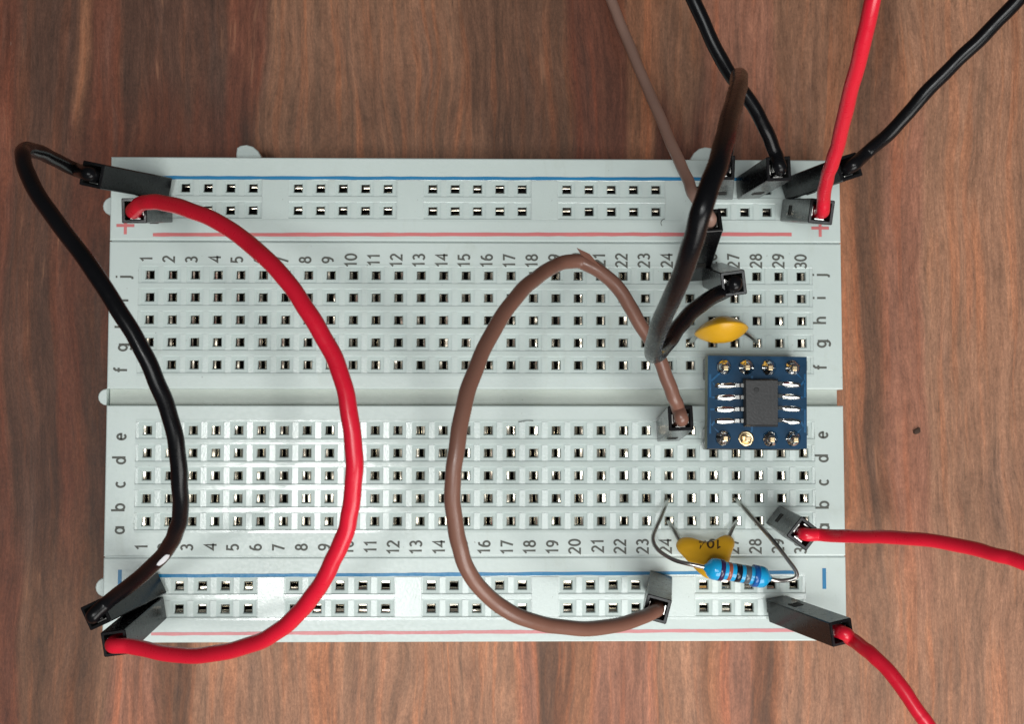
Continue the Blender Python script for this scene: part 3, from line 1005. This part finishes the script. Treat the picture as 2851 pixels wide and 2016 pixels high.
pts = []
for x, y in mol:
    px, py = zo(x, y)
    pts.append(at(px, py, cz(py)))
e1 = at(1640, 1240, cz(1240)) - at(1540, 1240, cz(1240))
e2 = at(1590, 1290, cz(1290)) - at(1590, 1200, cz(1200))
nrm = e1.cross(e2)
if nrm.z < 0: nrm = -nrm
nrm.normalize()
cen = at(*zo(1080, 760), cz(zo(0, 760)[1]))
root = empty('ceramic_capacitor', at(1583, 1180, TOP), 'yellow capacitor marked 104 lying half under the blue resistor', 'capacitor', CAPS)
bm = bmesh.new()
outline_body(bm, closed_spline(pts, 2), nrm, 0.115)
body = obj('capacitor_body', bm, M_YELLOW, root, smooth=True)
for (hx, hy), lx, ly in (((1497, 1168), 385, 380), ((1652, 1168), 1600, 315)):
    q = zo(lx, ly)
    path = [at(hx, hy, TOP - 0.15), at(hx + (q[0] - hx) * 0.1, hy + (q[1] - hy) * 0.1, TOP + 0.02), at((hx + q[0]) / 2, (hy + q[1]) / 2, 0.98), at(q[0], q[1] + 3, cz(q[1]) - 0.0), at(q[0] + (1583 - q[0]) * 0.2, q[1] + 12, cz(q[1] + 12))]
    bm = bmesh.new()
    tube(bm, spline(path, 5), 0.024, 8)
    obj('lead', bm, M_TIN, root, smooth=True)
ey = -e2.normalized() * 0.14        # the mark reads upside down in the photograph
ey = (e2.normalized()) * -0.115
ex = -e1.normalized() * 0.145
c104 = at(*zo(1110, 650), cz(zo(0, 650)[1]))
vs, fs = text_mesh('104')
cx = sum((min(v.x for v in vs), max(v.x for v in vs))) / 2
cy = sum((min(v.y for v in vs), max(v.y for v in vs))) / 2
from mathutils.bvhtree import BVHTree
tb = bmesh.new(); tb.from_mesh(body.data)
tree = BVHTree.FromBMesh(tb)
bm = bmesh.new()
off = world_loc(body)
bv = []
for v in vs:
    p = c104 + ex * (v.x - cx) - ey * -1 * (v.y - cy) * -1 if False else c104 + ex * (v.x - cx) + (-1) * (-ey) * (v.y - cy) * -1
    hit = tree.ray_cast(p + nrm * 1.0 - off, -nrm)[0]
    bv.append(bm.verts.new((hit + off if hit else p) + nrm * 0.004))
for f in fs:
    bm.faces.new([bv[i] for i in f])
tb.free()
obj('value_mark', bm, M_BROWN_INK, root)

# the upper one stands on its leads, seen from above
root = empty('ceramic_capacitor', at(1623, 768, TOP), 'yellow capacitor standing on its edge above the blue chip board', 'capacitor', CAPS)
c0 = at(1621, 737, 1.32)
rt = Matrix.Rotation(math.radians(5), 3, 'Z') @ Matrix.Rotation(math.radians(-62), 3, 'X')
loc2 = [(-0.285, -0.20), (-0.300, -0.10), (-0.27, 0.02), (-0.20, 0.15), (-0.10, 0.235), (0.0, 0.26), (0.10, 0.235), (0.20, 0.15), (0.27, 0.02), (0.300, -0.10), (0.285, -0.20),
        (0.24, -0.245), (0.17, -0.225), (0.08, -0.17), (0, -0.155), (-0.08, -0.17), (-0.17, -0.225), (-0.24, -0.245)]
# local x: image right, local y: up along the disc
U = Vector((math.cos(math.radians(5)), math.sin(math.radians(5)), 0))
V = Vector((0.0, 0.16, 1.0)).normalized()
V = (V - U * V.dot(U)).normalized()
N = U.cross(V).normalized()
bm = bmesh.new()
outline_body(bm, closed_spline([c0 + U * x + V * y for x, y in loc2], 2), N, 0.150, 1.7, 0.8)
obj('capacitor_body', bm, M_YELLOW, root, smooth=True)
for s, (hx, hy) in ((-1, (1548, 768)), (1, (1698, 768))):
    q = c0 + U * (0.25 * s) + V * -0.18
    h0 = at(hx, hy, TOP)
    path = [h0 - Vector((0, 0, 0.15)), h0 + (q - h0) * 0.08, h0 + (q - h0) * 0.5 + Vector((0, 0, 0.03)), q, q + V * 0.12 - U * 0.04 * s]
    bm = bmesh.new()
    tube(bm, spline(path, 5), 0.024, 8)
    obj('lead', bm, M_TIN, root, smooth=True)

# ------------------------------------------------------------------ resistor
z2 = lambda x, y: (1409.3 + x / 4.0341, 1087.1 + y / 4.0341)
A = at(*z2(705, 752), 1.60); B = at(*z2(1268, 848), 1.50)
ax = (B - A).normalized(); L = (B - A).length
root = empty('resistor', at(1590, 1200, TOP), 'light blue banded resistor with long bent leads across columns 24 to 27', 'resistor')
bm = bmesh.new()
R1, R2 = 0.118, 0.098
prof = [(-0.03, 0.026), (0.0, 0.05), (0.02, 0.082), (0.05, 0.108), (0.09, R1), (0.15, R1 - 0.002), (0.185, R2 + 0.006), (0.21, R2), (L - 0.21, R2), (L - 0.185, R2 + 0.006), (L - 0.15, R1 - 0.002), (L - 0.09, R1), (L - 0.05, 0.108), (L - 0.02, 0.082), (L, 0.05), (L + 0.03, 0.026)]
lathe(bm, A, ax, prof, 26, smooth=True)
obj('resistor_body', bm, M_RES, root, smooth=True)
for d0, d1, r, c, nm in ((0.126, 0.178, R1 + 0.001, (0.035, 0.018, 0.075), 'violet band'), (0.222, 0.266, R2 + 0.002, (0.36, 0.095, 0.05), 'orange band'),
                         (0.308, 0.376, R2 + 0.002, (0.008, 0.010, 0.018), 'black band'), (0.412, 0.478, R2 + 0.002, (0.09, 0.105, 0.12), 'grey band'), (0.512, 0.572, R1 + 0.0015, (0.008, 0.10, 0.36), 'dark blue band')):
    k = L / 0.70
    d0 *= k; d1 *= k
    bm = bmesh.new()
    ra = r if r < R1 else r
    r0 = ra if d0 > 0.2 else ra
    lathe(bm, A, ax, [(d0, r - 0.004), (d0 + 0.003, r), (d1 - 0.003, r if nm != 'violet band' else r - 0.001), (d1, r - 0.005)], 26, smooth=True)
    obj('colour_band', bm, mat(nm.replace(' ', '_'), c, 0.22), root, smooth=True)['label'] = nm
lead1 = [A + ax * 0.02, at(*z2(640, 738), 1.60), at(*z2(540, 718), 1.58), at(*z2(440, 692), 1.52), at(*z2(350, 650), 1.45), at(*z2(275, 598), 1.40), at(*z2(232, 540), 1.35), at(*z2(220, 475), 1.30),
         at(*z2(245, 400), 1.22), at(*z2(290, 300), 1.12), at(*z2(335, 190), 0.98), at(*z2(357, 130), 0.80)]
lead2 = [B - ax * 0.02, at(*z2(1340, 868), 1.50), at(*z2(1420, 868), 1.48), at(*z2(1490, 855), 1.48), at(*z2(1522, 825), 1.48), at(*z2(1512, 780), 1.47), at(*z2(1440, 680), 1.42), at(*z2(1360, 575), 1.36), at(*z2(1250, 445), 1.25), at(*z2(1130, 310), 1.12),
         at(*z2(1020, 185), 0.97), at(*z2(968, 125), 0.80)]
for pl in (lead1, lead2):
    bm = bmesh.new()
    tube(bm, relax(spline(pl, 6), 2), 0.0235, 10)
    obj('lead', bm, M_TIN, root, smooth=True)

# ------------------------------------------------------------------ chip adapter board
ZB = 1.30
z3 = lambda x, y: (1449.5 + x / 4.4803, 765.0 + y / 4.4803)
root = empty('chip_adapter_board', at(1695, 905, TOP), 'small square blue circuit board with one black chip, plugged across the centre gutter', 'circuit board')
cor = [at(*z3(x, y), ZB) for x, y in ((610, 1080), (1612, 1086), (1610, 158), (617, 146))]
bm = bmesh.new()
th = 0.16
lo = [bm.verts.new(p - Vector((0, 0, th))) for p in cor]
hi = [bm.verts.new(p) for p in cor]
f = bm.faces.new(hi); f.material_index = 0
f = bm.faces.new(lo[::-1]); f.material_index = 0
for k in range(4):
    f = bm.faces.new((lo[k], lo[(k + 1) % 4], hi[(k + 1) % 4], hi[k])); f.material_index = 1
pcb = obj('circuit_board', bm, [M_PCB, M_PCB_EDGE], root)
bx = (cor[1] - cor[0]).normalized(); by = (cor[3] - cor[0]).normalized()
RB = Matrix((bx, Vector((0, 0, 1)).cross(bx), Vector((0, 0, 1)))).transposed()
Zv = Vector((0, 0, 1))
# pin header strips below the board and its eight pins
for y in (268, 985):
    bm = bmesh.new()
    c = at(*z3(1118, y), ZB)
    box(bm, Vector((c.x - 0.02, c.y, ZB - th - 0.125)), (0.52, 0.12, 0.122), RB, bevel=0.015)
    obj('pin_header', bm, M_HOUSING, root)
pins = [(778, 262, 800, 284, 0), (1000, 262, 1012, 270, 1), (1228, 266, 1243, 276, 0), (1466, 268, 1492, 288, 0),
        (772, 975, 800, 985, 2), (1000, 980, 1020, 985, 3), (1246, 982, 1262, 998, 2), (1474, 980, 1508, 1008, 1)]
for i, (x, y, tx, ty, kind) in enumerate(pins):
    c = at(*z3(x, y), ZB)
    t = at(*z3(tx, ty), ZB + 0.115)
    bm = bmesh.new()
    d = (t - c).normalized()
    low = Vector((c.x, c.y, TOP - 0.12))
    box(bm, (t + c) / 2, (0.026, 0.026, (t - c).length / 2 + 0.01), RB, bevel=0.006)
    box(bm, Vector((c.x, c.y, (ZB + TOP - 0.12) / 2 - 0.08)), (0.026, 0.026, (ZB - TOP) / 2), RB)
    obj('header_pin', bm, M_GOLD, root)
    # pad ring and solder fillet
    bm = bmesh.new()
    r = 0.086
    if kind == 3:
        prof = [(0.0, r), (0.006, r), (0.007, 0.064), (0.003, 0.060), (0.004, 0.03)]
        lathe(bm, c + Zv * 0.001, Zv, prof, 20)
        o = obj('solder_joint', bm, M_GOLD, root, smooth=True)
        o['label'] = 'clean gold ring'
    else:
        top = (0.075, 0.09, 0.06)[kind]
        prof = [(0.0, r), (0.012, r * 0.93), (0.024, r * 0.74), (0.045, r * 0.55), (top, 0.036)]
        lathe(bm, c + Zv * 0.001, Zv, prof, 18)
        for v in bm.verts:
            k = random.uniform(-0.007, 0.007)
            v.co += Vector((k, random.uniform(-0.007, 0.007), random.uniform(-0.004, 0.004) if v.co.z > c.z + 0.01 else 0))
        obj('solder_joint', bm, M_SOLDER, root, smooth=True)
for x0, y0, x1, y1, x2, y2 in ((690, 445, 650, 400, 760, 300), (690, 565, 640, 565, 640, 330), (690, 685, 640, 685, 640, 930), (690, 802, 655, 850, 750, 940),
                               (1552, 442, 1585, 400, 1490, 310), (1552, 566, 1592, 566, 1592, 330), (1552, 686, 1592, 686, 1592, 920), (1552, 812, 1580, 860, 1500, 940),
                               (1000, 300, 1060, 350, 1060, 395), (1020, 950, 1060, 900, 1060, 850)):
    bm = bmesh.new()
    pl = [at(*z3(*q), ZB + 0.0025) for q in ((x0, y0), (x1, y1), (x2, y2))]
    for a, b in zip(pl, pl[1:]):
        d = (b - a).normalized(); w = Vector((-d.y, d.x, 0)) * 0.011
        ins = d * 0.004
        quad(bm, [a + w, a - w, b - w, b + w][::-1])
    bmesh.ops.remove_doubles(bm, verts=bm.verts, dist=0.02)
    obj('trace', bm, M_TRACE, root)
# chip body
cc = [at(*z3(x, y), ZB + 0.17) for x, y in ((1006, 838), (1318, 840), (1318, 398), (1000, 398))]
bm = bmesh.new()
mid = sum(cc, Vector()) / 4
ring_t = [p.copy() for p in cc]
ring_m = [mid + (p - mid) * 1.06 - Zv * 0.03 + (mid - mid) for p in cc]
ring_w = [mid + (p - mid) * 1.10 - Zv * 0.085 for p in cc]
ring_b = [mid + (p - mid) * 1.04 - Zv * 0.155 for p in cc]
R4 = [[bm.verts.new(p) for p in rr] for rr in (ring_b, ring_w, ring_m, ring_t)]
for a, b in zip(R4, R4[1:]):
    for k in range(4):
        bm.faces.new((a[k], a[(k + 1) % 4], b[(k + 1) % 4], b[k]))
bm.faces.new(R4[-1]); bm.faces.new(R4[0][::-1])
chip = obj('chip', bm, M_CHIP, root)
bm = bmesh.new()
c = at(*z3(1105, 492), ZB + 0.172)
lathe(bm, c, Zv, [(-0.003, 0.030), (0.0, 0.030), (0.001, 0.026)], 16)
obj('index_mark', bm, M_CHIP_DOT, chip)
# legs and the solder-covered pads they sit on
for ys, x0, x1, side in (((445, 565, 685, 802), 685, 945, -1), ((428, 552, 672, 798), 1552, 1312, 1)):
    for i, y in enumerate(ys):
        yo = y + (2 if side < 0 else 14)
        a = at(*z3(x0, yo), ZB); b = at(*z3(x1 + side * 30, y), ZB)
        d = (b - a); ln = d.length; d.normalize(); w = Vector((0, 0, 1)).cross(d)
        bm = bmesh.new()
        N6 = 9
        rows = []
        for k in range(N6):
            t = k / (N6 - 1)
            hw = 0.031 * (math.sin(math.pi * min(1, max(0.09, t * 0.9 + 0.07))) ** 0.35) * random.uniform(0.92, 1.08)
            hh = 0.030 * (0.75 + 0.25 * math.sin(t * 5 + i)) * (0.35 if k in (0, N6 - 1) else 1) * random.uniform(0.8, 1.1)
            p = a + d * (ln * t)
            rows.append([bm.verts.new(p + w * (hw * q) + Zv * (0.001 + hh * (1 - q * q))) for q in (-1, -0.6, 0, 0.6, 1)])
        for r0, r1 in zip(rows, rows[1:]):
            for k in range(4):
                bm.faces.new((r0[k], r1[k], r1[k + 1], r0[k + 1]))
        bm.faces.new(rows[0]); bm.faces.new(rows[-1][::-1])
        bmesh.ops.recalc_face_normals(bm, faces=bm.faces)
        obj('solder_pad', bm, M_SOLDER, root, smooth=True)
        # gull-wing leg from the chip side down to the pad
        s = at(*z3(x1 - side * -22, y), ZB + 0.095)
        e = at(*z3(x1 - side * 22, y), ZB + 0.095)
        inn = s if side < 0 else s
        pA = at(*z3(x1 + (28 if side < 0 else -28), y), ZB + 0.09)
        pB = at(*z3(x1 + (2 if side < 0 else -2), y), ZB + 0.088)
        pC = at(*z3(x1 - (14 if side < 0 else -14), y), ZB + 0.035)
        pD = at(*z3(x1 - (55 if side < 0 else -55), y), ZB + 0.030)
        bm = bmesh.new()
        rows = []
        for p in (pA, pB, pC, pD):
            rows.append([bm.verts.new(p + w * q + Zv * h) for q, h in ((-0.02, 0), (0.02, 0), (0.02, 0.014), (-0.02, 0.014))])
        for r0, r1 in zip(rows, rows[1:]):
            for k in range(4):
                bm.faces.new((r0[k], r1[k], r1[(k + 1) % 4], r0[(k + 1) % 4]))
        bm.faces.new(rows[0]); bm.faces.new(rows[-1][::-1])
        bmesh.ops.recalc_face_normals(bm, faces=bm.faces)
        obj('leg', bm, M_SOLDER, chip)
